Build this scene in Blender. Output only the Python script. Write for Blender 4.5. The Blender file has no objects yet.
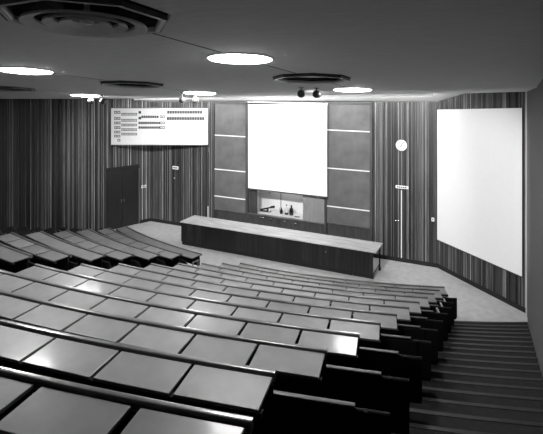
import bpy, bmesh, math, random
from mathutils import Vector, Matrix
random.seed(7)
C = bpy.context.scene
COL = C.collection
PI = math.pi

# ------------------------------------------------------------------ camera
F_PX, TH, EYE = 478.7, 0.4555, 6.05
cam_d = bpy.data.cameras.new('camera')
cam_d.sensor_width = 36.0
cam_d.lens = F_PX * 36.0 / 543.0
cam_d.shift_x = 0.5 / 543.0
cam_d.shift_y = -(217.0 - 81.7) / 543.0
cam_d.clip_start = 0.05
cam = bpy.data.objects.new('camera', cam_d)
cam.location = (0, 0, EYE)
cam.rotation_euler = (PI / 2, 0, TH)
COL.objects.link(cam)
C.camera = cam

# ------------------------------------------------------------------ materials
def mat(name, base=0.2, rough=0.5, metal=0.0, coat=0.0, noise=0.0, scale=8.0, stretch=(1, 1, 1),
        island=None, objrand=0.0, emit=0.0, bump=0.0, spec=0.5, tones=False):
    m = bpy.data.materials.new(name); m.use_nodes = True
    nt = m.node_tree; N = nt.nodes; L = nt.links
    p = N['Principled BSDF']
    p.inputs['Roughness'].default_value = rough
    p.inputs['Metallic'].default_value = metal
    p.inputs['Coat Weight'].default_value = coat
    p.inputs['Coat Roughness'].default_value = 0.12
    p.inputs['Specular IOR Level'].default_value = spec
    p.inputs['Base Color'].default_value = (base, base, base, 1)
    val = None
    if island:
        g = N.new('ShaderNodeAttribute') if tones else N.new('ShaderNodeNewGeometry')
        if tones: g.attribute_name = 'slat_tone'
        r = N.new('ShaderNodeValToRGB')
        els = r.color_ramp.elements
        while len(els) < len(island): els.new(0.5)
        for e, (pos, v) in zip(els, island):
            e.position = pos; e.color = (v, v, v, 1)
        r.color_ramp.interpolation = 'LINEAR'
        L.new(g.outputs['Fac' if tones else 'Random Per Island'], r.inputs['Fac'])
        val = r.outputs['Color']
    if objrand:
        oi = N.new('ShaderNodeObjectInfo'); mr = N.new('ShaderNodeMapRange')
        mr.inputs['To Min'].default_value = base * (1 - objrand)
        mr.inputs['To Max'].default_value = base * (1 + objrand)
        L.new(oi.outputs['Random'], mr.inputs['Value'])
        val = mr.outputs['Result']
    if noise or bump:
        tc = N.new('ShaderNodeTexCoord'); mp = N.new('ShaderNodeMapping'); nz = N.new('ShaderNodeTexNoise')
        mp.inputs['Scale'].default_value = stretch
        nz.inputs['Scale'].default_value = scale; nz.inputs['Detail'].default_value = 5
        L.new(tc.outputs['Object'], mp.inputs['Vector']); L.new(mp.outputs['Vector'], nz.inputs['Vector'])
        if noise:
            mr2 = N.new('ShaderNodeMapRange')
            mr2.inputs['From Min'].default_value = 0.3; mr2.inputs['From Max'].default_value = 0.7
            mr2.inputs['To Min'].default_value = 1 - noise; mr2.inputs['To Max'].default_value = 1 + noise
            L.new(nz.outputs['Fac'], mr2.inputs['Value'])
            mx = N.new('ShaderNodeMix'); mx.data_type = 'RGBA'; mx.blend_type = 'MULTIPLY'
            mx.inputs['Factor'].default_value = 1.0
            if val is not None: L.new(val, mx.inputs['A'])
            else: mx.inputs['A'].default_value = (base, base, base, 1)
            L.new(mr2.outputs['Result'], mx.inputs['B'])
            val = mx.outputs['Result']
        if bump:
            b = N.new('ShaderNodeBump'); b.inputs['Strength'].default_value = bump; b.inputs['Distance'].default_value = 0.01
            L.new(nz.outputs['Fac'], b.inputs['Height']); L.new(b.outputs['Normal'], p.inputs['Normal'])
    if val is not None: L.new(val, p.inputs['Base Color'])
    if emit:
        p.inputs['Emission Color'].default_value = (1, 1, 1, 1)
        p.inputs['Emission Strength'].default_value = emit
    return m

M = {}
M['slat'] = mat('dark timber slats', rough=0.5, noise=0.35, scale=3.0, stretch=(6, 6, 0.35),
                island=[(0, 0.010), (0.4, 0.034), (0.8, 0.08), (1.0, 0.14)], tones=True)
M['batten'] = mat('pale timber battens', rough=0.5, noise=0.35, scale=3.0, stretch=(6, 6, 0.35),
                island=[(0, 0.03), (0.4, 0.11), (0.8, 0.27), (1.0, 0.50)], tones=True)
M['backing'] = mat('black wall lining', 0.012, 0.9, noise=0.2)
M['floor'] = mat('grey vinyl floor', 0.5, 0.42, noise=0.12, scale=5, bump=0.03)
M['carpet'] = mat('dark ribbed carpet', 0.009, 0.95, noise=0.45, scale=12, bump=0.4)
M['nosing'] = mat('worn step nosing', 0.018, 0.5, noise=0.5, scale=10)
M['ceiling'] = mat('grey painted ceiling', 0.88, 0.75, noise=0.07, scale=14, stretch=(0.3, 3, 1), bump=0.04)
M['cove'] = mat('white painted plaster', 0.85, 0.7, noise=0.02)
M['joint'] = mat('ceiling joint', 0.02, 0.9, noise=0.1)
M['desk'] = mat('grey laminate desk top', 0.165, 0.46, coat=0.15, noise=0.13, scale=5, objrand=0.16, bump=0.02)
M['rail'] = mat('varnished timber rail', 0.10, 0.36, coat=0.6, noise=0.35, scale=4, stretch=(1, 1, 1))
M['steel'] = mat('painted steel leg', 0.25, 0.3, metal=0.6, noise=0.1)
M['blacksteel'] = mat('black steel', 0.012, 0.75, spec=0.2, noise=0.2)
M['vinyl'] = mat('black vinyl upholstery', 0.009, 0.6, spec=0.12, noise=0.2, scale=20, bump=0.1)
M['bwood'] = mat('dark stained bench timber', 0.035, 0.45, noise=0.5, scale=4, stretch=(8, 8, 0.4),
                 island=[(0, 0.004), (0.6, 0.008), (1, 0.014)])
M['btop'] = mat('pale laboratory bench top', 0.46, 0.35, coat=0.3, noise=0.25, scale=3, stretch=(0.6, 3, 1))
M['kick'] = mat('black kick board', 0.01, 0.7, noise=0.2)
M['frame'] = mat('dark timber frame', 0.05, 0.45, noise=0.4, scale=4, stretch=(4, 4, 0.5))
M['board'] = mat('grey chalkboard', 0.10, 0.6, noise=0.22, scale=2.5, bump=0.02)
M['alu'] = mat('pale metal strip', 0.85, 0.4, noise=0.05)
M['screen'] = mat('white projection screen', 0.88, 0.75, noise=0.01)
M['white'] = mat('white painted panel', 0.62, 0.55, noise=0.03)
M['offwhite'] = mat('off white plate', 0.6, 0.5, noise=0.05)
M['ink'] = mat('dark printing', 0.03, 0.6, noise=0.2)
M['inkmid'] = mat('grey printing', 0.05, 0.6, noise=0.2)
M['door'] = mat('dark flush door timber', 0.012, 0.4, noise=0.4, scale=4, stretch=(5, 5, 0.4))
M['flute'] = mat('ribbed grey sliding panel', 0.24, 0.5, noise=0.2, scale=6, stretch=(5, 5, 0.4))
M['chrome'] = mat('chrome', 0.75, 0.2, metal=1.0, noise=0.05)
M['darkglass'] = mat('dark bottle glass', 0.01, 0.1, coat=0.6, noise=0.1)
M['paleglass'] = mat('pale bottle glass', 0.55, 0.15, coat=0.6, noise=0.1)
M['ventdark'] = mat('black glossy vent tray', 0.012, 0.22, coat=0.4, noise=0.15)
M['ventpale'] = mat('pale metal vent ring', 0.85, 0.4, metal=0.0, noise=0.1)
M['lamp'] = mat('luminous ceiling diffuser', 0.9, 0.5, emit=80.0, noise=0.01)
M['hatchlamp'] = mat('luminous lamp tube', 0.9, 0.5, emit=9.0, noise=0.01)
M['addedtrough'] = mat('added luminous trough tube', 0.9, 0.5, emit=100.0, noise=0.01)  # glow of the added trough that lights the cove
M['ball'] = mat('grey enamel spotlight', 0.05, 0.3, coat=0.4, noise=0.1)

def brick_mat():
    m = mat('painted brick', 0.22, 0.7, noise=0.1)
    nt = m.node_tree; N = nt.nodes; L = nt.links
    tc = N.new('ShaderNodeTexCoord'); mp = N.new('ShaderNodeMapping'); b = N.new('ShaderNodeTexBrick')
    mp.inputs['Rotation'].default_value = (PI / 2, 0, PI / 2)
    b.inputs['Scale'].default_value = 4.0
    b.inputs['Color1'].default_value = (0.2, 0.2, 0.2, 1); b.inputs['Color2'].default_value = (0.26, 0.26, 0.26, 1)
    b.inputs['Mortar'].default_value = (0.08, 0.08, 0.08, 1)
    L.new(tc.outputs['Object'], mp.inputs['Vector']); L.new(mp.outputs['Vector'], b.inputs['Vector'])
    L.new(b.outputs['Color'], N['Principled BSDF'].inputs['Base Color'])
    return m
M['brick'] = brick_mat()

# ------------------------------------------------------------------ mesh helpers
class MB:
    def __init__(s): s.v = []; s.f = []; s.t = []
    def hexa(s, p):                      # 8 points: bottom 4 ccw, top 4 ccw
        i = len(s.v); s.v += [tuple(q) for q in p]
        s.f += [(i+3, i+2, i+1, i), (i+4, i+5, i+6, i+7)] + [(i+k, i+(k+1) % 4, i+4+(k+1) % 4, i+4+k) for k in range(4)]
        return s
    def box(s, a, b):
        (x0, y0, z0), (x1, y1, z1) = a, b
        return s.hexa([(x0, y0, z0), (x1, y0, z0), (x1, y1, z0), (x0, y1, z0), (x0, y0, z1), (x1, y0, z1), (x1, y1, z1), (x0, y1, z1)])
    def bar(s, o, u, n, a, b, tone=None):           # box in a frame: origin o, axis u (horizontal), n (outward), z up; a=(s,n,z) b
        pts = []
        for z in (a[2], b[2]):
            for (t, d) in ((a[0], a[1]), (b[0], a[1]), (b[0], b[1]), (a[0], b[1])):
                pts.append((o[0] + u[0]*t + n[0]*d, o[1] + u[1]*t + n[1]*d, z))
        if tone is not None: s.t += [tone]*6
        return s.hexa(pts)
    def loft(s, rings, closed=True, caps=True):
        n = len(rings[0]); i0 = len(s.v)
        for r in rings: s.v += [tuple(q) for q in r]
        for k in range(len(rings) - 1):
            for j in range(n if closed else n - 1):
                a = i0 + k*n + j; b = i0 + k*n + (j+1) % n
                s.f.append((a, b, b + n, a + n))
        if caps:
            s.f.append(tuple(i0 + j for j in reversed(range(n))))
            s.f.append(tuple(i0 + (len(rings)-1)*n + j for j in range(n)))
        return s
    def lathe(s, prof, seg=20, c=(0, 0, 0)):   # profile [(r,z)]
        rings = [[(c[0] + r*math.cos(2*PI*k/seg), c[1] + r*math.sin(2*PI*k/seg), c[2] + z) for k in range(seg)] for r, z in prof]
        return s.loft(rings, True, True)
    def tube(s, p, q, r, seg=10):
        p = Vector(p); q = Vector(q); d = (q - p).normalized()
        a = d.orthogonal().normalized(); b = d.cross(a)
        rings = [[c + (a*math.cos(2*PI*k/seg) + b*math.sin(2*PI*k/seg))*r for k in range(seg)] for c in (p, q)]
        return s.loft(rings)
    def mesh(s, name, m, smooth=False, bevel=0.0):
        me = bpy.data.meshes.new(name); me.from_pydata(s.v, [], s.f)
        bm = bmesh.new(); bm.from_mesh(me)
        if bevel:
            bmesh.ops.bevel(bm, geom=[e for e in bm.edges], offset=bevel, segments=2, affect='EDGES', profile=0.5)
        bmesh.ops.recalc_face_normals(bm, faces=bm.faces)
        if smooth:
            for f in bm.faces: f.smooth = True
            for e in bm.edges:
                if len(e.link_faces) == 2 and e.calc_face_angle(0) > 0.7: e.smooth = False
        bm.to_mesh(me); bm.free()
        if s.t and len(s.t) == len(me.polygons):
            at = me.attributes.new('slat_tone', 'FLOAT', 'FACE')
            at.data.foreach_set('value', s.t)
        me.materials.append(m)
        return me
    def build(s, name, m, parent=None, smooth=False, bevel=0.0):
        o = bpy.data.objects.new(name, s.mesh(name, m, smooth, bevel)); COL.objects.link(o)
        if parent is not None: o.parent = parent
        return o

def tag(o, label, cat, group=None):
    o['label'] = label; o['category'] = cat
    if group: o['group'] = group
    return o
def empty(name, loc, label, cat, group=None, rot=(0, 0, 0)):
    o = bpy.data.objects.new(name, None); COL.objects.link(o)
    o.location = loc; o.rotation_euler = rot; o.empty_display_size = 0.1
    return tag(o, label, cat, group)
def struct(o):
    o['kind'] = 'structure'; return o
def copy_tree(o, parent=None):
    c = o.copy(); COL.objects.link(c)
    if parent is not None: c.parent = parent
    for ch in list(o.children): copy_tree(ch, c)
    return c
def inst(name, me, parent, loc=(0, 0, 0), rz=0.0):
    o = bpy.data.objects.new(name, me); COL.objects.link(o); o.parent = parent
    o.location = loc; o.rotation_euler = (0, 0, rz)
    return o
ORD = ['front', 'second', 'third', 'fourth', 'fifth', 'sixth', 'seventh', 'eighth', 'ninth', 'tenth', 'eleventh', 'twelfth']

# ------------------------------------------------------------------ geometry of the hall (metres; front wall at YW, audience towards -y)
YW = 16.41
PC = Vector((-6.348, 26.313))            # centre of the curved rows
R0, DP = 14.479, 0.9286                  # far edge radius of the front desk, row pitch
Z0, DZ = 0.868, 0.3089                   # desk height of the front row, rise
CA, CB1, CX = 6.855, -0.0943, 0.028
FOLD = 9.8
def ceil_z(x, y):
    z = CA + CX*x
    return z + CB1*y if y < FOLD else z + CB1*FOLD - 0.035*(y - FOLD)
def arc_y(R, x): return PC.y - math.sqrt(R*R - (x - PC.x)**2)
def on_row(R, ang, z): return (PC.x + R*math.sin(ang), PC.y - R*math.cos(ang), z)   # ang measured from straight back
def ang_of(R, x): return math.asin((x - PC.x) / R)

LC = Vector((-13.87, YW)); RC = Vector((-1.97, YW))       # front corners
LE = Vector((-13.87 - 0.36*18.5, YW - 18.5))               # left wall end
RE = Vector((0.50, 14.20))                                 # right splayed wall end
BK = -2.2

# ---- ceiling with octagonal holes for the air vents
vents = [(-2.739 - 3.659*i, 2.538 + 4.496*j) for i in range(3) for j in range(2)]
VR = 0.58
OCT = [(math.cos(PI/8 + k*PI/4), math.sin(PI/8 + k*PI/4)) for k in range(8)]
bm = bmesh.new()
def loop(pts):
    vs = [bm.verts.new((x, y, ceil_z(x, y))) for x, y in pts]
    return [bm.edges.new((vs[k], vs[(k+1) % len(vs)])) for k in range(len(vs))]
edges = loop([(-21.5, -2.6), (1.5, -2.6), (1.5, FOLD), (-21.5, FOLD)])
for vx, vy in vents:
    edges += loop([(vx + VR*1.08*c, vy + VR*1.08*s) for c, s in OCT])
bmesh.ops.triangle_fill(bm, use_beauty=True, use_dissolve=False, edges=edges)
q = [bm.verts.new((x, y, ceil_z(x, y) if y > FOLD else ceil_z(x, FOLD))) for x, y in ((-21.5, FOLD), (1.5, FOLD), (1.5, 16.9), (-21.5, 16.9))]
bm.faces.new(q)
bmesh.ops.recalc_face_normals(bm, faces=bm.faces)
me = bpy.data.meshes.new('ceiling'); bm.to_mesh(me); bm.free(); me.materials.append(M['ceiling'])
o = bpy.data.objects.new('ceiling', me); COL.objects.link(o); struct(o)

# thin joints in the ceiling along the lamp columns
for i in range(3):
    x = -2.739 - 3.659*i
    mb = MB()
    ys = [-2.0, 1.90, 3.17, 4.38, 5.20, 6.40, 7.68, 8.85]
    for a, b in ((0, 1), (2, 3), (4, 5), (6, 7)):
        y0, y1 = ys[a], ys[b]
        mb.hexa([(x-.006, y0, ceil_z(x, y0)-.004), (x+.006, y0, ceil_z(x, y0)-.004), (x+.006, y1, ceil_z(x, y1)-.004), (x-.006, y1, ceil_z(x, y1)-.004),
                 (x-.006, y0, ceil_z(x, y0)+.01), (x+.006, y0, ceil_z(x, y0)+.01), (x+.006, y1, ceil_z(x, y1)+.01), (x-.006, y1, ceil_z(x, y1)+.01)])
    struct(mb.build('trim_%d' % (i+1), M['joint']))

# ---- white sloping cove between ceiling and front wall
yc = 15.6
pl = (-13.87 - 0.36*(YW-yc), yc); pr_ = (-1.97 + (YW-yc)*1.143, yc)
mb = MB()
def cove_z(x): return 5.17 + (5.40-5.17)*(x + 14.19)/(14.19-1.91)
mb.hexa([(LC.x, YW, cove_z(LC.x)), (RC.x, YW, cove_z(RC.x)), (pr_[0], yc, ceil_z(*pr_)), (pl[0], yc, ceil_z(*pl)),
         (LC.x, YW+.05, cove_z(LC.x)+.9), (RC.x, YW+.05, cove_z(RC.x)+.9), (pr_[0], yc, ceil_z(*pr_)+.5), (pl[0], yc, ceil_z(*pl)+.5)])
struct(mb.build('trim_4', M['cove']))

# ---- slatted walls
def slat_wall(name, p0, p1, topf, skip=(), zb=0.0, smin=0.04, smax=0.075):
    p0 = Vector(p0); p1 = Vector(p1); L = (p1-p0).length; u = (p1-p0)/L
    n = Vector((-u.y, u.x))
    if n.dot(Vector((-6, 6)) - p0) < 0: n = -n
    bk = MB()
    N = max(2, int(L/1.0))
    for k in range(N):
        a, b = L*k/N, L*(k+1)/N
        pts = []
        for zz in (0, 1):
            for t, d in ((a, -.12), (b, -.12), (b, 0), (a, 0)):
                P = p0 + u*t + n*d
                pts.append((P.x, P.y, zb - .3 if zz == 0 else topf(P.x, P.y) + .02))
        bk.hexa(pts)
    w = struct(bk.build(name, M['backing']))
    sl = MB(); bt = MB(); t = 0.004
    while t < L - 0.02:
        wd = random.uniform(smin, smax); e = min(t + wd, L - .002)
        dep = random.choice((0.018, 0.024, 0.03, 0.036)); tn = random.random()
        P = p0 + u*(t+e)/2; z0 = zb; z1 = topf(P.x, P.y) + .015
        for (a, b, c, d) in skip:
            if a < (t+e)/2 < b:
                z0 = d
                if c is not None:
                    c[0].bar(p0, u, n, (t, 0, .02), (e, dep, d - .003), tn)
        if z0 < z1:
            sl.bar(p0, u, n, (t, 0, z0), (e, dep, z1), tn)
            if random.random() < .65 and e + .03 < L:
                w_, d_ = random.uniform(.014, .026), random.choice((.012, .03, .034)); tb = random.random()
                bt.bar(p0, u, n, (e+.002, 0, z0), (e+.002+w_, d_, z1), tb)
                for (a, b, c, d) in skip:
                    if c is not None and a < (t+e)/2 < b: c[1].bar(p0, u, n, (e+.002, 0, .02), (e+.002+w_, d_, d - .003), tb)
                e += .026
        t = e + random.uniform(0.004, 0.012)
    s = sl.build('slats', M['slat'], w)
    bt.build('battens', M['batten'], w)
    return w, u, n, L
front_top = lambda x, y: cove_z(x) + .05
UX0, UX1 = -10.62, -4.10                                  # chalkboard unit in the front wall
DR3 = (MB(), MB()); DR2 = (MB(), MB())
slat_wall('wall_front', (LC.x, YW), (UX0, YW), front_top, skip=[(0.62, 2.12, DR3, 2.30)])
slat_wall('wall_front_right', (UX1, YW), (RC.x, YW), front_top, skip=[(0.18, 1.78, DR2, 2.42)])
wl, ul, nl, Ll = slat_wall('wall_left', LC, LE, ceil_z, skip=[(0.57, 2.09, None, 2.54)])
wr, ur, nr, Lr = slat_wall('wall_right', RC, RE, ceil_z)
# plain wall above the chalkboard unit / behind it
mb = MB()
mb.box((UX0, YW, 0), (-8.95, YW+.12, 5.4)).box((-6.68, YW, 0), (UX1, YW+.12, 5.4)).box((-8.95, YW, 0), (-6.68, YW+.12, .93)).box((-8.95, YW, 1.98), (-6.68, YW+.12, 5.4))
struct(mb.build('wall_front_middle', M['frame']))
# brick side wall beside the stairs, with a pale corner bead
mb = MB()
ry = [14.20, 11, 8, 5, 2, BK]
for a, b in zip(ry[:-1], ry[1:]):
    mb.hexa([(.50, b, -.3), (.70, b, -.3), (.70, a, -.3), (.50, a, -.3), (.50, b, ceil_z(.5, b)+.02), (.70, b, ceil_z(.7, b)+.02), (.70, a, ceil_z(.7, a)+.02), (.50, a, ceil_z(.5, a)+.02)])
struct(mb.build('wall_right_side', M['brick']))
struct(MB().box((.47, 14.02, .0), (.50, 14.12, ceil_z(.5, 14.1)+.01)).build('trim_5', M['white']))
# back wall behind the camera
mb = MB().hexa([(-20.6, BK-.1, 0), (.7, BK-.1, 0), (.7, BK, 0), (-20.6, BK, 0), (-20.6, BK-.1, ceil_z(-20.6, BK)+.05), (.7, BK-.1, ceil_z(.7, BK)+.05), (.7, BK, ceil_z(.7, BK)+.05), (-20.6, BK, ceil_z(-20.6, BK)+.05)])
struct(mb.build('wall_back', M['frame']))

# ---- skirting
def skirting(name, p0, p1, t0=0.0, t1=None, h=.13, cut=()):
    p0 = Vector(p0); p1 = Vector(p1); L = (p1-p0).length; u = (p1-p0)/L
    n = Vector((-u.y, u.x))
    if n.dot(Vector((-6, 6)) - p0) < 0: n = -n
    mb = MB(); t1 = L if t1 is None else t1
    seg = [(t0, t1)]
    for a, b in cut: seg = [(t0, a), (b, t1)]
    for a, b in seg: mb.bar(p0, u, n, (a, .036, 0), (b, .055, h))
    struct(mb.build(name, M['kick']))
skirting('baseboard_front', (LC.x, YW), (UX0, YW))
skirting('baseboard_front_right', (UX1, YW), (RC.x, YW))
skirting('baseboard_left', LC, LE, 0, 5.0, cut=[(.56, 2.10)])
skirting('baseboard_right', RC, RE)

# ---- floors: flat stage floor, curved tiers, aisle steps
mb = MB().box((-21, BK-.1, -.12), (1.2, 16.9, 0.0))
struct(mb.build('floor', M['floor']))
def sector(mb, Ra, Rb, xa, xb, z0, z1, n=14):
    aa, ab = ang_of(Ra, xa), ang_of(Ra, xb); ba, bb = ang_of(Rb, xa), ang_of(Rb, xb)
    ring = []
    for k in range(n+1):
        t = k/n; A = aa + (ab-aa)*t; B = ba + (bb-ba)*t
        p, q_ = on_row(Ra, A, 0), on_row(Rb, B, 0)
        ring.append([(p[0], p[1], z0), (q_[0], q_[1], z0), (q_[0], q_[1], z1), (p[0], p[1], z1)])
    mb.loft(ring)
RF = 14.60                                   # first riser
NT = 13
def xe(k): return -1.30 + .045*min(k, 9)      # aisle end of the right block
XB = -6.86; XM = -8.20                       # middle aisle
XL = -12.4
def tier_z(k, dz=0.3089): return 0.108 + dz*k
DZL = 0.291
def block_floor(name, xa, xb, n, dz=DZ):
    mb = MB()
    for k in range(n):
        Rb = RF + DP*(k+1) if k < n-1 else RF + DP*(k+2)
        sector(mb, RF + DP*k, Rb, xa, xb(k) if callable(xb) else xb, 0.0, tier_z(k, dz))
    return struct(mb.build(name, M['carpet']))
block_floor('floor_tiers', XB, xe, NT)
block_floor('floor_tiers_left', XL, XM, 10, DZL)
def steps(name, xa_, xb, n):
    mb = MB(); nz = MB()
    for j in range(2*n):
        z = 0.108 + DZ/2*j; xa = xa_(j//2) if callable(xa_) else xa_
        Ra, Rb = RF + DP/2*j, RF + DP/2*(j+1) + (DP if j == 2*n-1 else 0)
        sector(mb, Ra, Rb, xa, xb, 0.0, z, 6)
        sector(nz, Ra - .012, Ra + .045, xa+.02, xb-.02, z - .03, z + .006, 6)
    s = struct(mb.build(name, M['carpet']))
    nz.build('step_nosing', M['nosing'], s)
    return s
steps('floor_steps_right', xe, .49, NT)
steps('floor_steps_middle', XM, XB, NT)
steps('floor_steps_left', -14.9, XL, 8)

# ------------------------------------------------------------------ desk rows and bench seats
PW, PG, PD, PT = 0.598, 0.024, 0.352, 0.026
panel_me = MB().box((-PW/2, 0, -PT), (PW/2, PD, 0)).mesh('desk_panel', M['desk'], bevel=.004)
def leg_mesh(h):
    mb = MB()
    mb.box((-.016, .05, -h), (.016, .085, -PT-.03)).box((-.016, .27, -h), (.016, .305, -PT-.03))
    mb.box((-.02, .01, -PT-.055), (.02, PD, -PT-.012)).box((-.016, .05, -h+.1), (.016, .305, -h+.13))
    return mb
H_DESK = Z0 - tier_z(0)
leg_me = leg_mesh(H_DESK).mesh('support_frame', M['blacksteel'])
def end_mesh(m):
    h = H_DESK
    return MB().box((-.014, .06, -h), (.014, .09, -.17)).box((-.014, .27, -h), (.014, .30, -.17)).box((-.018, .04, -.169), (.018, .32, -.14)).mesh('end_frame', m)
endleg_me = end_mesh(M['steel']); endleg_dark_me = end_mesh(M['blacksteel'])

def arc_profile(mb, R, xa, xb, prof, z, n=24):
    """sweep profile [(dr,dz)] along the row arc between x=xa and x=xb"""
    a0, a1 = ang_of(R, xa), ang_of(R, xb); rings = []
    for k in range(n+1):
        a = a0 + (a1-a0)*k/n
        rings.append([on_row(R + dr, a, z + dz) for dr, dz in prof])
    mb.loft(rings)
def rounded(x0, x1, z0, z1, r, n=4):
    pts = []
    for cx, cz, s in ((x1-r, z0+r, -PI/2), (x1-r, z1-r, 0), (x0+r, z1-r, PI/2), (x0+r, z0+r, PI)):
        for k in range(n+1):
            a = s + PI/2*k/n; pts.append((cx + r*math.cos(a), cz + r*math.sin(a)))
    return pts

def desk_row(k, x_right, x_left, label, group, end_x, end_sign, dz=DZ):
    """end_x: x of the aisle end that is extended past the last top; end_sign +1 = right end, -1 = left"""
    R = R0 + DP*k; z = Z0 + dz*k; zt = tier_z(k, dz)
    root_a = ang_of(R + .2, (x_right + x_left)/2)
    base = Vector(on_row(R + .2, root_a, zt))
    root = empty('desk_row', base, label, 'desk', group)
    inv = -base
    a_r, a_l = ang_of(R, x_right), ang_of(R, x_left)
    step = (PW + PG)/R
    n = int(round((a_r - a_l)/step)); step = (a_r - a_l)/n
    tops = []
    for i in range(n):
        a = a_r - step*(i + .5)
        P = Vector(on_row(R, a, z)) + inv
        o = inst('desk_panel', panel_me, root, P, a + PI)       # local +y points away from the centre (towards the back)
        tops.append(o)
    # rails swept along the near edge and under the tops
    def sweep(name, prof, m, xa, xb, smooth=True):
        mb = MB(); arc_profile(mb, R, xa, xb, prof, z)
        mb.v = [(v[0]+inv.x, v[1]+inv.y, v[2]+inv.z) for v in mb.v]
        return mb.build(name, m, root, smooth=smooth)
    xa, xb = x_left, x_right
    sweep('ledge_rail', rounded(-.066, -.010, -.045, .020, .016), M['rail'], xa, xb)
    ea, eb = (min(end_x, xa), max(end_x, xb))
    if end_sign > 0: ea = xa
    else: eb = xb
    sweep('under_rail', [(PD-.06, -.062), (PD-.01, -.062), (PD-.01, -.030), (PD-.06, -.030)], M['blacksteel'], xa, xb, False)
    sweep('modesty_panel', [(.02, -.34), (.035, -.34), (.035, -.034), (.02, -.034)], M['bwood'], xa, xb, False)
    m = max(2, int((a_r - a_l)*R/1.25))
    for i in range(m):
        a = a_r - .55/R - (a_r - a_l - .62/R)*i/(m-1)
        P = Vector(on_row(R, a, z)) + inv
        inst('support_frame', leg_me, root, P, a + PI)
    if group == G1 and k < 4 or group == G2 and k == 0:      # the light legs that show at the front aisle ends
        a = ang_of(R, end_x) - end_sign*.03/R
        inst('end_frame', endleg_me, root, Vector(on_row(R, a, z)) + inv, a + PI)
    return root

_pf = [(.40, 0), (.895, 0), (.895, .90), (.86, .905), (.835, .80), (.80, .56), (.60, .50), (.46, .50), (.42, .46)]
endp_me = MB().loft([[(xx, yy, zz) for yy, zz in _pf] for xx in (-.012, .012)]).mesh('end_panel', M['vinyl'])
def bench_seat(k, xa, xb, label, group, dz=DZ):
    R = R0 + DP*k; zt = tier_z(k, dz)
    base = Vector(on_row(R + .6, ang_of(R + .6, (xa+xb)/2), zt)); inv = -base
    root = empty('seating_bench', base, label, 'bench', group)
    def sweep(name, prof, m, a, b, smooth=True, zz=zt):
        mb = MB(); arc_profile(mb, R, a, b, prof, zz)
        mb.v = [(v[0]+inv.x, v[1]+inv.y, v[2]+inv.z) for v in mb.v]
        return mb.build(name, m, root, smooth=smooth)
    sweep('seat', rounded(.46, .83, .37, .45, .038), M['vinyl'], xa, xb)
    sweep('backrest', rounded(.842, .888, .44, .90, .022), M['vinyl'], xa, xb)
    sweep('back_rail', rounded(.842, .888, .907, .925, .008), M['frame'], xa, xb - .22)
    for x in (xa, xb):
        a = ang_of(R + .6, x) + (-.012/R if x == xb else .012/R)
        inst('end_panel', endp_me, root, Vector(on_row(R, a, zt)) + inv, a + PI)
    n = max(2, int((xb-xa)/1.6)+1)
    for i in range(n):
        x = xa + .03 + (xb-xa-.06)*i/(n-1)
        a = ang_of(R + .6, x)
        mb = MB().box((-.02, .60, 0), (.02, .66, .37)).box((-.02, .44, .345), (.02, .842, .372)).box((-.02, .80, .0), (.02, .842, .80))
        inst('support', mb.mesh('support', M['blacksteel']), root, Vector(on_row(R, ang_of(R + .6, x), zt)) + inv, a + PI)
    return root

def xr_of(k): return [-1.37, -1.37, -1.37, -1.37, -1.37, -1.38, -1.38, -1.39, -1.39, -1.42, -1.47, -1.18][k]
G1, G2 = 'desk rows of the right-hand block', 'desk rows of the left-hand block'
G3, G4 = 'bench seats of the right-hand block', 'bench seats of the left-hand block'
def rowname(k, n):
    if k == 0: return 'front row'
    if k == n-1: return 'rearmost row, nearest the camera'
    return ORD[k] + ' row from the front'
NR, NL = 12, 8
for k in range(NR):
    lab = 'long curved grey-topped desk row in the right-hand block, ' + rowname(k, NR)
    desk_row(k, xr_of(k), -6.80 - .022*k, lab, G1, xe(k) - .02, 1)
    bench_seat(k, XB + .02, xe(k) - .02, 'black bench seat behind the right-hand block desk that is ' + ('front row' if k == 0 else ORD[k] + ' from the front'), G3)
for k in range(NL):
    lab = 'curved grey-topped desk row in the left-hand block, ' + rowname(k, 99)
    xl = max(-12.2 + .25*k, -12.2)
    desk_row(k, -8.2145 - .0326*k - .0, xl, lab, G2, XM - .02 - .03*k, 1, DZL)
    bench_seat(k, xl, -8.05 - .0326*k, 'black rounded bench seat behind the left-hand block desk that is ' + ('front row' if k == 0 else ORD[k] + ' from the front'), G4, DZL)

# ------------------------------------------------------------------ demonstration bench
bx0, bx1, by0, by1, bh = -10.865, -3.54, 14.49, 15.41, 0.86
root = empty('demonstration_bench', ((bx0+bx1)/2, (by0+by1)/2, 0), 'long dark timber demonstration bench with a pale top in front of the chalkboards', 'bench')
off = (-root.location.x, -root.location.y, 0)
def rel(mb, o=None):
    o = o or off
    mb.v = [(v[0]+o[0], v[1]+o[1], v[2]+o[2]) for v in mb.v]; return mb
top = MB().box((bx0, by0, bh-.04), (bx1, by1, bh)); rel(top).build('bench_top', M['btop'], root, bevel=.004)
fp = MB(); x = bx0 + .03
while x < bx1 - .1:
    e = min(x + random.choice((.10, .12, .14)), bx1 - .09)
    fp.box((x, by0+.03, .12), (e-.004, by0+.055, bh-.042)); x = e
rel(fp).build('front_panel', M['bwood'], root)
rel(MB().box((bx0+.04, by0+.056, .10), (bx1-.75, by1-.06, bh-.042))).build('carcass', M['bwood'], root)
rel(MB().box((bx0+.06, by0+.045, 0), (bx1-.75, by1-.1, .118))).build('kick_board', M['kick'], root)
rel(MB().box((bx1-.74, by0+.058, 0), (bx1-.09, by0+.075, .118))).build('kick_board', M['kick'], root)
pst = rel(MB().box((bx1-.10, by1-.12, .09), (bx1-.06, by1-.08, bh-.042))).build('corner_post', M['blacksteel'], root)
rel(MB().tube((bx1-.08, by1-.10, .22), (bx1-.12, by0+.08, .10), .014)).build('brace', M['blacksteel'], root)
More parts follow.
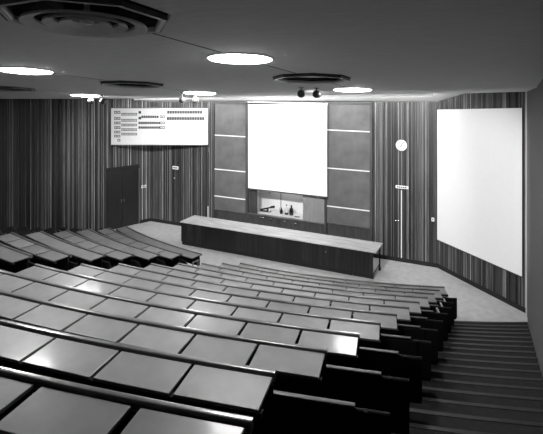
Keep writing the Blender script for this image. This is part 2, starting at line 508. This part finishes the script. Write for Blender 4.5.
rel(MB().tube((bx1-.11, by1-.10, .06), (bx1-.05, by1-.10, .06), .06, 16)).build('caster', M['blacksteel'], root)
rel(MB().tube((-5.15, by0+.005, .62), (-5.15, by0+.03, .62), .016, 12)).build('lock', M['chrome'], root)

# ------------------------------------------------------------------ chalkboard unit
su = empty('chalkboard_surround', ((UX0+UX1)/2, YW, 0), 'dark timber surround framing the chalkboards and the lit hatch on the front wall', 'frame')
so = (-su.location.x, -su.location.y, 0)
FRY = YW - .14
for xa, xb in ((UX0, UX0+.09), (-9.08, -8.98), (-5.84, -5.76), (UX1-.09, UX1)):
    rel(MB().box((xa, FRY, 0), (xb, YW, 5.19 + (xa+10.6)*.019)), so).build('post', M['frame'], su)
rel(MB().hexa([(UX0, FRY, 5.17), (UX1, FRY, 5.29), (UX1, YW, 5.29), (UX0, YW, 5.17), (UX0, FRY, 5.23), (UX1, FRY, 5.36), (UX1, YW, 5.36), (UX0, YW, 5.23)]), so).build('head_rail', M['frame'], su)
rel(MB().box((UX0+.09, YW-.13, .915), (-9.08, YW, .955)).box((-8.98, YW-.13, .915), (-5.84, YW, .955)), so).build('ledge', M['rail'], su)
rel(MB().box((-5.76, YW-.13, .98), (UX1-.09, YW, 1.02)), so).build('ledge', M['rail'], su)
rel(MB().box((UX0+.09, YW-.07, 0), (-9.08, YW-.02, .915)).box((-8.98, YW-.07, 0), (-5.84, YW-.02, .915)).box((-5.76, YW-.07, 0), (UX1-.09, YW-.02, .98)), so).build('lower_panel', M['frame'], su)
def chalkboard(x0, x1, z0, z1, d, label, strip='bottom'):
    t = empty('chalkboard', ((x0+x1)/2, YW-d, z0), label, 'chalkboard', 'sliding chalkboards on the front wall')
    c = (-t.location.x, -t.location.y, -z0)
    rel(MB().box((x0, YW-d-.02, z0+.0), (x1, YW-d, z1)), c).build('writing_surface', M['board'], t)
    if strip: rel(MB().box((x0, YW-d-.045, z0), (x1, YW-d-.021, z0+.035)), c).build('edge_strip', M['alu'], t)
zl = [5.15, 3.885, 2.52, 1.445, .956]; zr = [5.24, 4.305, 2.94, 1.58, 1.021]
pos = ['topmost', 'second from the top', 'third from the top', 'lowest']
for i in range(4):
    chalkboard(-10.52, -9.09, zl[i+1], zl[i]-.003, .06 + .012*i, 'grey chalkboard left of the big white screen, %s of its column' % pos[i], i < 3)
    chalkboard(-5.75, -4.20, zr[i+1], zr[i]-.003, .06 + .012*i, 'grey chalkboard right of the big white screen, %s of its column' % pos[i], i < 3)
# fluted infill panels either side of the hatch
for xa, xb, nm, lab in ((-8.975, -8.60, 'infill_panel', 'narrow dark ribbed panel on the left of the lit hatch'), (-6.70, -5.85, 'sliding_panel', 'grey ribbed sliding panel on the right of the lit hatch')):
    mb = MB(); mb.box((xa, YW-.06, .956), (xb, YW-.045, 2.1)); x = xa
    while x < xb-.02:
        mb.box((x+.004, YW-.075, .956), (min(x+.045, xb), YW-.0601, 2.1)); x += .05
    t = mb.build(nm, M['flute' if nm == 'sliding_panel' else 'frame']); tag(t, lab, 'panel')
# the lit hatch: a white lined recess behind the wall
mb = MB()
hx0, hx1, hz0, hz1, hy0, hy1 = -8.95, -6.68, .955, 2.02, YW+.121, YW+.75
mb.box((hx0-.04, hy0, hz0-.04), (hx1+.04, hy1+.04, hz0)).box((hx0-.04, hy0, hz1), (hx1+.04, hy1+.04, hz1+.04))
mb.box((hx0-.04, hy0, hz0), (hx0, hy1+.04, hz1)).box((hx1, hy0, hz0), (hx1+.04, hy1+.04, hz1)).box((hx0, hy1, hz0), (hx1, hy1+.04, hz1))
struct(mb.build('wall_hatch_recess', M['white']))
struct(MB().box((-7.98, hy1-.012, hz0), (-7.955, hy1, hz1)).build('trim_6', M['inkmid']))
struct(MB().box((hx0, YW, .931), (hx1, YW+.121, .955)).build('trim_7', M['white']))
lt = MB().tube((-8.3, YW+.35, 1.985), (-7.0, YW+.35, 1.985), .025, 12).build('strip_lamp', M['hatchlamp']); tag(lt, 'luminous tube lamp under the roof of the lit hatch', 'lamp')

# things standing in the hatch
def lathe_thing(name, prof, m, loc, label, cat, group=None, extra=None):
    t = empty(name, loc, label, cat, group)
    MB().lathe(prof, 18).build('body', M[m], t, smooth=True)
    if extra:
        for nm, pr2, mm in extra: MB().lathe(pr2, 18).build(nm, M[mm], t, smooth=True)
    return t
HY = YW + .36; HZ = .956
def hx(u, Y=HY):
    a = math.atan((u-271)/F_PX) - TH; return Y*math.tan(a)
lathe_thing('reagent_bottle', [(.001, 0), (.075, 0), (.08, .02), (.08, .20), (.06, .25), (.028, .28), (.028, .33), (.001, .33)], 'darkglass', (hx(291.4), HY, HZ), 'tall black glass bottle at the right of the bottles in the hatch', 'bottle', 'bottles in the lit hatch',
            [('stopper', [(.001, .331), (.03, .331), (.03, .37), (.001, .37)], 'blacksteel')])
lathe_thing('reagent_bottle', [(.001, 0), (.07, 0), (.075, .02), (.075, .08), (.001, .08)], 'darkglass', (hx(286.6), HY, HZ), 'pale bottle with a dark foot and black stopper, next to the tall black bottle', 'bottle', 'bottles in the lit hatch',
            [('upper_glass', [(.001, .081), (.075, .081), (.075, .2), (.05, .25), (.026, .28), (.026, .33), (.001, .33)], 'paleglass'), ('stopper', [(.001, .331), (.028, .331), (.028, .37), (.001, .37)], 'ink')])
lathe_thing('reagent_bottle', [(.001, 0), (.055, 0), (.058, .02), (.058, .12), (.03, .17), (.02, .2), (.001, .2)], 'darkglass', (hx(281.3), HY, HZ), 'small squat dark bottle, leftmost of the bottles in the hatch', 'bottle', 'bottles in the lit hatch',
            [('stopper', [(.001, .201), (.024, .201), (.024, .23), (.001, .23)], 'ink')])
lathe_thing('beaker', [(.001, 0), (.06, 0), (.06, .17), (.066, .18), (.054, .18), (.05, .01), (.001, .01)], 'paleglass', (hx(279.3), HY+.12, HZ), 'pale glass beaker just behind the small squat bottle', 'beaker')
# dark instrument with a sloping arm
it = empty('bench_instrument', (hx(267.5), HY, HZ), 'low dark instrument with a sloping arm on the hatch shelf', 'instrument')
MB().box((-.32, -.07, 0), (.14, .07, .035)).build('foot', M['ink'], it, bevel=.008)
MB().tube((-.30, 0, .06), (.20, 0, .20), .03).build('arm', M['blacksteel'], it)
MB().lathe([(.001, .036), (.05, .036), (.05, .13), (.001, .13)], 16, (.02, 0, 0)).build('drum', M['ink'], it)
MB().tube((.16, -.0, .20), (.30, 0, .235), .045).build('eyepiece', M['blacksteel'], it)
MB().lathe([(.001, .036), (.028, .036), (.028, .15), (.001, .15)], 14, (.10, -.04, 0)).build('pillar', M['white'], it)
tg = MB().box((-.10, -.03, 0), (.10, .03, .022)).build('file', M['ink'], None, bevel=.006); tg.location = (hx(297.2, YW+.2), YW+.2, HZ); tag(tg, 'small dark bar lying flat near the right end of the hatch shelf', 'tool')
hk = MB().tube((0, 0, 0), (0, -.03, 0), .012).tube((0, -.03, 0), (0, -.03, .09), .01).build('wall_hook', M['ink']); hk.location = (hx(270.3, hy1), hy1, 1.60); tag(hk, 'small dark hook on the back wall of the hatch above the instrument', 'hook')

# gas taps and a socket on the panel under the hatch
for u, z in ((261.2, .83), (263.4, .83), (271.6, .82), (285.0, .80), (296.2, .78)):
    Y = YW - .071; x = hx(u, Y)
    t = rel(MB().tube((x, Y, z), (x, Y-.10, z), .018), so).build('gas_tap', M['chrome'], su)
    rel(MB().tube((x-.05, Y-.06, z+.03), (x+.05, Y-.06, z+.03), .014).tube((x, Y-.06, z), (x, Y-.06, z+.03), .010), so).build('tap_handle', M['chrome'], t)
xs = hx(278.2, YW-.071)
sk = rel(MB().box((xs-.08, YW-.111, .73), (xs+.08, YW-.071, .87)), so).build('power_socket', M['ink'], su, bevel=.008)
sk['label'] = 'square black socket box'

# ------------------------------------------------------------------ projection screens
ps = empty('projection_screen', (-7.30, YW-.24, 1.93), 'large white pull-down projection screen hanging over the chalkboards', 'screen', None)
MB().hexa([(-1.60, -.006, 0.03), (1.60, -.006, 0.03), (1.60, 0, .03), (-1.60, 0, .03), (-1.60, -.006, 3.24), (1.60, -.006, 3.30), (1.60, 0, 3.30), (-1.60, 0, 3.24)]).build('fabric', M['screen'], ps)
MB().box((-1.61, -.02, -.02), (1.61, .014, .029)).build('bottom_bar', M['inkmid'], ps)
MB().box((-1.50, .0, 3.30), (-1.44, .0985, 3.37)).box((1.44, .0, 3.30), (1.50, .0985, 3.37)).build('roller_bracket', M['blacksteel'], ps)
MB().tube((-1.62, .02, 3.335), (1.62, .02, 3.335), .032).build('roller', M['white'], ps)
# splayed right screen
s2 = empty('wall_screen', (RC.x, RC.y, .92), 'tall white screen covering the slats of the splayed wall on the right', 'screen')
mb = MB()
def sp(t, d, z): return (ur.x*t + nr.x*d, ur.y*t + nr.y*d, z)
SA, SB, TL, TR_ = .02, Lr-.09, 4.22, 4.44
mb.hexa([sp(SA, .045, 0), sp(SB, .045, 0), sp(SB, .06, 0), sp(SA, .06, 0), sp(SA, .045, TL), sp(SB, .045, TR_), sp(SB, .06, TR_), sp(SA, .06, TL)])
mb.build('fabric', M['screen'], s2)
mb = MB()
mb.bar((0, 0), ur, nr, (0, .04, -.02), (Lr-.07, .065, -.001))
mb.bar((0, 0), ur, nr, (Lr-.089, .04, 0), (Lr-.075, .065, TR_)).bar((0, 0), ur, nr, (.0, .04, 0), (.019, .065, TL))
mb.build('border', M['ink'], s2)

# ------------------------------------------------------------------ white chart of boxes across the left corner
fwd = Vector((-math.sin(TH), math.cos(TH))); rgt = Vector((math.cos(TH), math.sin(TH)))
dep = 19.28
def lat(u): return (u - 271)/F_PX*dep
cl, cr = lat(111.0), lat(208.0); zt_, zb_ = EYE - (108.3-81.7)/F_PX*dep, EYE - (144.8-81.7)/F_PX*dep
ctr = fwd*dep + rgt*((cl+cr)/2)
W2 = (cr-cl)/2; HB = zt_-zb_
ch = empty('wall_chart', (ctr.x, ctr.y, zb_), 'white chart of small printed boxes hung across the left front corner', 'chart', rot=(0, 0, TH))
cb_ = MB().box((-W2, 0, 0), (W2, .07, HB)).build('board', M['white'], ch, bevel=.006)
fr = MB().box((-W2-.015, -.012, -.03), (W2+.015, .075, -.001)).box((-W2-.015, -.012, HB+.001), (W2+.015, .075, HB+.02)); fr.build('frame', M['inkmid'], ch)
MB().box((-W2+.06, .071, HB*.5), (-W2+.10, .35, HB*.5+.04)).box((W2-.9, .071, HB*.5), (W2-.86, .30, HB*.5+.04)).build('bracket', M['blacksteel'], ch)
# cells: measured on the photo in board pixels (508 x 197)
sx = 2*W2/508.0; sz = HB/197.0
cells = MB(); mids = MB(); inner = MB()
def cell(x0, x1, y, h=14, kind='box'):
    X0, X1 = -W2 + (x0-14)*sx, -W2 + (x1-14)*sx; Z1 = HB - (y-15-h/2)*sz; Z0_ = HB - (y-15+h/2)*sz
    (mids if kind == 'mid' else cells).box((X0, -.004, Z0_), (X1, -.0005, Z1))
    if kind == 'box':
        dx, dz = (X1-X0)*.25, (Z1-Z0_)*.27
        inner.box((X0+dx, -.007, Z0_+dz), (X1-dx, -.0041, Z1-dz))
for y in (37, 70, 94, 119, 143, 165, 187):
    if y == 187: cell(48, 63, y)
    else: cell(31, 46, y, kind='box'); cell(48, 63, y)
for y in (47, 80, 105, 130, 154):
    for i in range(6): cell(68+14*i, 80+14*i, y)
cell(158, 172, 37, 14, 'mid'); cell(158, 172, 68, 14, 'mid')
for y, x0 in ((61, 173), (94, 158), (119, 158)):
    i = 0; x = x0
    while x < 262: cell(x, x+10, y, 13, 'mid'); x += 11.5
    cell(270, 282, y, 15); cell(284, 296, y, 15)
for y, x0, x1 in ((36, 308, 490), (70, 306, 503)):
    x = x0
    while x < x1-5: cell(x, x+12, y, 17, 'mid'); x += 13.2
cells.build('dark_printing', M['ink'], cb_); mids.build('grey_printing', M['ink'], cb_); inner.build('pale_printing', M['offwhite'], cb_)

# ------------------------------------------------------------------ doors
def frame_on(p0, u, n, t): return Vector(p0) + u*t
# left double door (dark, flush)
dl = struct(MB().bar(LC, ul, nl, (.60, -.01, 0), (1.325, .02, 2.38)).bar(LC, ul, nl, (1.335, -.01, 0), (2.06, .02, 2.38)).build('door_1', M['door']))
MB().bar(LC, ul, nl, (.575, .0, 0), (.599, .05, 2.53)).bar(LC, ul, nl, (2.061, .0, 0), (2.085, .05, 2.53)).build('door_frame', M['frame'], dl)
MB().bar(LC, ul, nl, (.60, .0, 2.381), (2.06, .06, 2.54)).build('header', M['kick'], dl)
MB().bar(LC, ul, nl, (.57, .051, .0), (.598, .056, 2.38)).build('jamb_strip', M['steel'], dl)
MB().bar(LC, ul, nl, (1.26, .021, 1.05), (1.28, .05, 1.17)).bar(LC, ul, nl, (1.37, .021, 1.05), (1.39, .05, 1.17)).build('door_handle', M['steel'], dl)
# slatted door under the sign, right of the chalkboards; and the one on the left
def slat_door(name, dr, h, strip_x, handle_x):
    d = struct(dr[0].build(name, M['slat'])); dr[1].build('battens', M['batten'], d)
    if strip_x: MB().box((strip_x, YW-.045, .02), (strip_x+.03, YW-.0305, h-.02)).build('meeting_strip', M['ventpale'], d)
    if handle_x: MB().tube((handle_x, YW-.03, 1.38), (handle_x, YW-.09, 1.38), .02).tube((handle_x-.06, YW-.09, 1.38), (handle_x+.06, YW-.09, 1.38), .018).build('door_handle', M['chrome'], d)
slat_door('door_2', DR2, 2.42, -3.155, -3.26)
slat_door('door_3', DR3, 2.30, None, None)
MB().tube((-12.56, YW-.03, 1.98), (-12.56, YW-.06, 1.98), .02, 12).build('door_stop', M['alu'], bpy.data.objects['door_3'])

# ------------------------------------------------------------------ signs, switches, clock
def sign(x, z, w, h, label):
    t = empty('door_sign', (x, YW-.04, z), label, 'sign')
    pl_ = MB().box((-w/2, -.02, -h/2), (w/2, .003, h/2)).build('plate', M['alu'], t, bevel=.006)
    mb = MB(); n = 5; p = w*.78/n
    for i in range(n):
        xx = -w*.39 + p*i
        mb.box((xx, -.024, -h*.2), (xx+p*.72, -.0205, h*.2))
    mb.build('lettering', M['ink'], pl_)
sign(-3.12, 2.51, .42, .10, 'white lettered sign above the slatted door right of the chalkboards')
sign(-12.50, 2.42, .30, .13, 'white lettered sign on the slats left of the chalkboards')
def switch(o, u, n, t, z, k, label):
    P = Vector(o) + u*t + n*.036
    s = empty('light_switch', (P.x, P.y, z), label, 'switch')
    for i in range(k):
        pp = MB().bar((0, 0), u, n, (-.045+.14*i, 0, -.06), (.045+.14*i, .012, .06)).build('plate', M['alu'], s)
        MB().bar((0, 0), u, n, (-.012+.14*i, .0121, -.02), (.012+.14*i, .022, .02)).build('rocker', M['inkmid'], pp)
switch((LC.x, LC.y), ul, nl, .28, 1.55, 2, 'pair of small pale switch plates beside the dark double door')
switch((-2.13, YW), Vector((1, 0)), Vector((0, -1)), 0, 1.55, 1, 'single pale switch plate left of the splayed wall screen')
ck = empty('wall_clock', (-3.13, YW-.04, 3.92), 'round white wall clock on the slats right of the chalkboards', 'clock')
def disc(r, y0, y1, seg=40):
    mb = MB(); return mb.loft([[(r*math.cos(2*PI*k/seg), y, r*math.sin(2*PI*k/seg)) for k in range(seg)] for y in (y0, y1)])
disc(.20, -.045, .003).build('case', M['inkmid'], ck, smooth=True)
dial = disc(.186, -.050, -.0452).build('dial', M['alu'], ck)
tk = MB()
for k in range(12):
    a = 2*PI*k/12; d = Vector((math.sin(a), math.cos(a))); t_ = Vector((d.y, -d.x))
    pts = []
    for y in (-.053, -.0503):
        for r_, w_ in ((.15, -.004), (.15, .004), (.176, .004), (.176, -.004)): 
            q_ = d*r_ + t_*w_; pts.append((q_.x, y, q_.y))
    tk.hexa(pts)
tk.build('hour_marks', M['inkmid'], dial)
def hand(nm, a, L_, w_, y):
    d = Vector((math.sin(a), math.cos(a))); t_ = Vector((d.y, -d.x)); pts = []
    for yy in (y, y+.003):
        for r_, s_ in ((-.03, -1), (-.03, 1), (L_, 1), (L_, -1)):
            q_ = d*r_ + t_*w_*s_; pts.append((q_.x, yy, q_.y))
    MB().hexa(pts).build(nm, M['ink'], ck)
hand('hour_hand', math.radians(212), .09, .010, -.058)
hand('minute_hand', math.radians(32), .14, .008, -.062)

pp = empty('pointer_pole', (-10.84, YW-.09, 0), 'thin dark pole with a pale lower end, standing left of the chalkboards', 'pole')
MB().tube((0, 0, 1.0), (0, .02, 3.2), .018).build('shaft', M['ink'], pp)
MB().tube((0, 0, .0), (0, 0, .999), .02).build('pale_end', M['alu'], pp)

# ------------------------------------------------------------------ ceiling lamps, vents and ball spotlights
RXA, RXB, RY = math.atan(CB1), math.atan(-.0452), -math.atan(CX)
names_c = ['right-hand column', 'middle column', 'left-hand column']
for i in range(3):
    for j in (1, 3):
        x, y = -2.739 - 3.659*i, 2.538 + 2.248*j
        lab = 'round glowing ceiling lamp, %s, %s' % (names_c[i], 'nearer the camera' if j == 1 else 'nearer the front wall')
        t = empty('ceiling_lamp', (x, y, ceil_z(x, y)), lab, 'lamp', 'round ceiling lamps', rot=(RXA, RY, 0))
        MB().lathe([(.001, -.034), (.30, -.032), (.350, -.026), (.363, -.018), (.363, -.002), (.001, -.002)], 48).build('diffuser', M['lamp'], t)
        MB().lathe([(.366, -.02), (.385, -.018), (.385, -.001), (.366, -.001)], 48).build('rim', M['ventpale'], t) if False else None
        rings = [[(r*math.cos(2*PI*k/48), r*math.sin(2*PI*k/48), z) for k in range(48)] for r, z in ((.366, -.019), (.386, -.017), (.386, -.001), (.366, -.001), (.366, -.019))]
        MB().loft(rings, True, False).build('rim', M['ventpale'], t, smooth=True)
for i in range(3):
    for j in range(2):
        x, y = -2.739 - 3.659*i, 2.538 + 4.496*j
        if i > 0 and j == 0: continue
        lab = 'octagonal black ceiling vent with a round diffuser, %s, %s' % (names_c[i], 'nearest the camera' if j == 0 else 'in the middle of the ceiling')
        t = empty('ceiling_vent', (x, y, ceil_z(x, y)), lab, 'vent', 'octagonal ceiling vents', rot=(RXA, RY, 0))
        def octr(r, z): return [(r*c, r*s, z) for c, s in OCT]
        # black well going up into the ceiling, with a dark skirt standing below it
        MB().loft([octr(VR*1.02, -.045), octr(VR*1.0, .02), octr(VR*.86, .20), octr(VR*.86, .24), octr(VR*1.16, .24), octr(VR*1.16, .012), octr(VR*1.04, .012),
                   octr(VR*1.04, -.045), octr(VR*1.02, -.045)], True, False).build('well', M['ventdark'], t)
        MB().loft([octr(VR*.87, .195), octr(VR*.87, .215)], True, True).build('well_top', M['backing'], t)
        MB().loft([octr(VR*.945, -.030), octr(VR*.965, -.046), octr(VR*1.018, -.046), octr(VR*1.018, -.005), octr(VR*.945, -.005), octr(VR*.945, -.030)], True, False).build('lip', M['alu'], t)
        dz_ = -.005 if j == 0 else .13
        for r_in, r_out, zi, zo in ((.345, .43, -.062, -.085), (.225, .29, -.050, -.080), (.11, .175, -.040, -.075)):
            rg = [[(r*math.cos(2*PI*k/48), r*math.sin(2*PI*k/48), z + dz_) for k in range(48)] for r, z in ((r_in, zi), (r_out, zo), (r_out+.004, zo+.004), (r_out, zo+.02), (r_in, zi+.018), (r_in, zi))]
            MB().loft(rg, True, False).build('diffuser_ring', M['ventpale'], t, smooth=True)
        MB().lathe([(.001, -.07+dz_), (.04, -.068+dz_), (.055, -.05+dz_), (.02, .05), (.02, .194), (.001, .194)], 24).build('hub', M['ventpale'], t, smooth=True)
    # vents without a photographed body still close the hole
    if i > 0:
        x, y = -2.739 - 3.659*i, 2.538
        mb = MB().loft([[(x+VR*1.16*c, y+VR*1.16*s, ceil_z(x, y)+zz + CB1*VR*1.16*s + CX*VR*1.16*c) for c, s in OCT] for zz in (.01, .03)])
        struct(mb.build('ceiling_panel', M['ceiling']))

spots = [((-3.46, 8.75), 'right-hand column'), ((-6.72, 9.3), 'middle column'), ((-9.72, 9.35), 'left-hand column')]
aim = [((-0.9, 15.4, 2.7), (-4.6, YW, 2.6)), ((-6.6, YW, 2.6), (-9.2, YW, 2.6)), ((-11.6, YW, 2.6), (-13.6, 15.6, 3.0))]
for (p, nm), am in zip(spots, aim):
    for s_, side in ((1, 'right'), (-1, 'left')):
        dr = .125 if p[0] > -5 else .175
        x, y = p[0] + .13*s_, p[1] + .08*s_
        zc = ceil_z(x, y)
        t = empty('ball_spotlight', (x, y, zc), 'small grey ball spotlight under the ceiling, %s one of the pair in the %s' % (side, nm), 'spotlight', 'ball spotlights under the ceiling')
        MB().tube((0, 0, .004), (0, 0, -dr + .075), .012).lathe([(.001, -.012), (.05, -.012), (.05, 0), (.001, 0)], 20).build('stem', M['ball'], t)
        prof = [(max(.0795*math.sin(PI*k/14), .001), -dr - .0795*math.cos(PI*k/14)) for k in range(15)]
        bl = MB().lathe(prof, 24).build('ball', M['ball'], t, smooth=True)
        d = (Vector(am[0 if s_ > 0 else 1]) - Vector((x, y, zc-dr))).normalized()
        L_ = bpy.data.lights.new('spot_beam', 'SPOT'); L_.energy = 1150; L_.spot_size = math.radians(62); L_.spot_blend = 0.8; L_.shadow_soft_size = .05
        lo = bpy.data.objects.new('spot_beam', L_); COL.objects.link(lo); lo.parent = t
        lo.location = Vector((0, 0, -dr)) + d*.10
        lo.rotation_euler = d.to_track_quat('-Z', 'Y').to_euler()
        MB().tube(Vector((0, 0, -dr)) + d*.068, Vector((0, 0, -dr)) + d*.084, .045, 20).build('lens', M['inkmid'], bl)

# unseen lamp trough added to brighten the white cove; its lip hides the tube
ty = 15.30
tr = empty('added_trough_lamp', (-7.9, ty, ceil_z(-7.9, ty) - .004), 'added unseen lamp trough along the ceiling edge, lighting the white cove', 'lamp', rot=(math.atan(-.035), RY, 0))
MB().box((-5.9, -.02, -.060), (5.9, 0, -.002)).box((-5.9, .0001, -.014), (5.9, .11, -.002)).build('lip', M['ceiling'], tr)
MB().tube((-5.85, .05, -.034), (5.85, .05, -.034), .016, 10).build('tube', M['addedtrough'], tr)

# ------------------------------------------------------------------ world and view
w = bpy.data.worlds.new('world'); C.world = w; w.use_nodes = True
w.node_tree.nodes['Background'].inputs['Color'].default_value = (.02, .02, .02, 1)
w.node_tree.nodes['Background'].inputs['Strength'].default_value = .2
C.view_settings.view_transform = 'Standard'
C.view_settings.look = 'None'
C.view_settings.gamma = 1.0
C.view_settings.use_curve_mapping = False
C.view_settings.exposure = 0.0
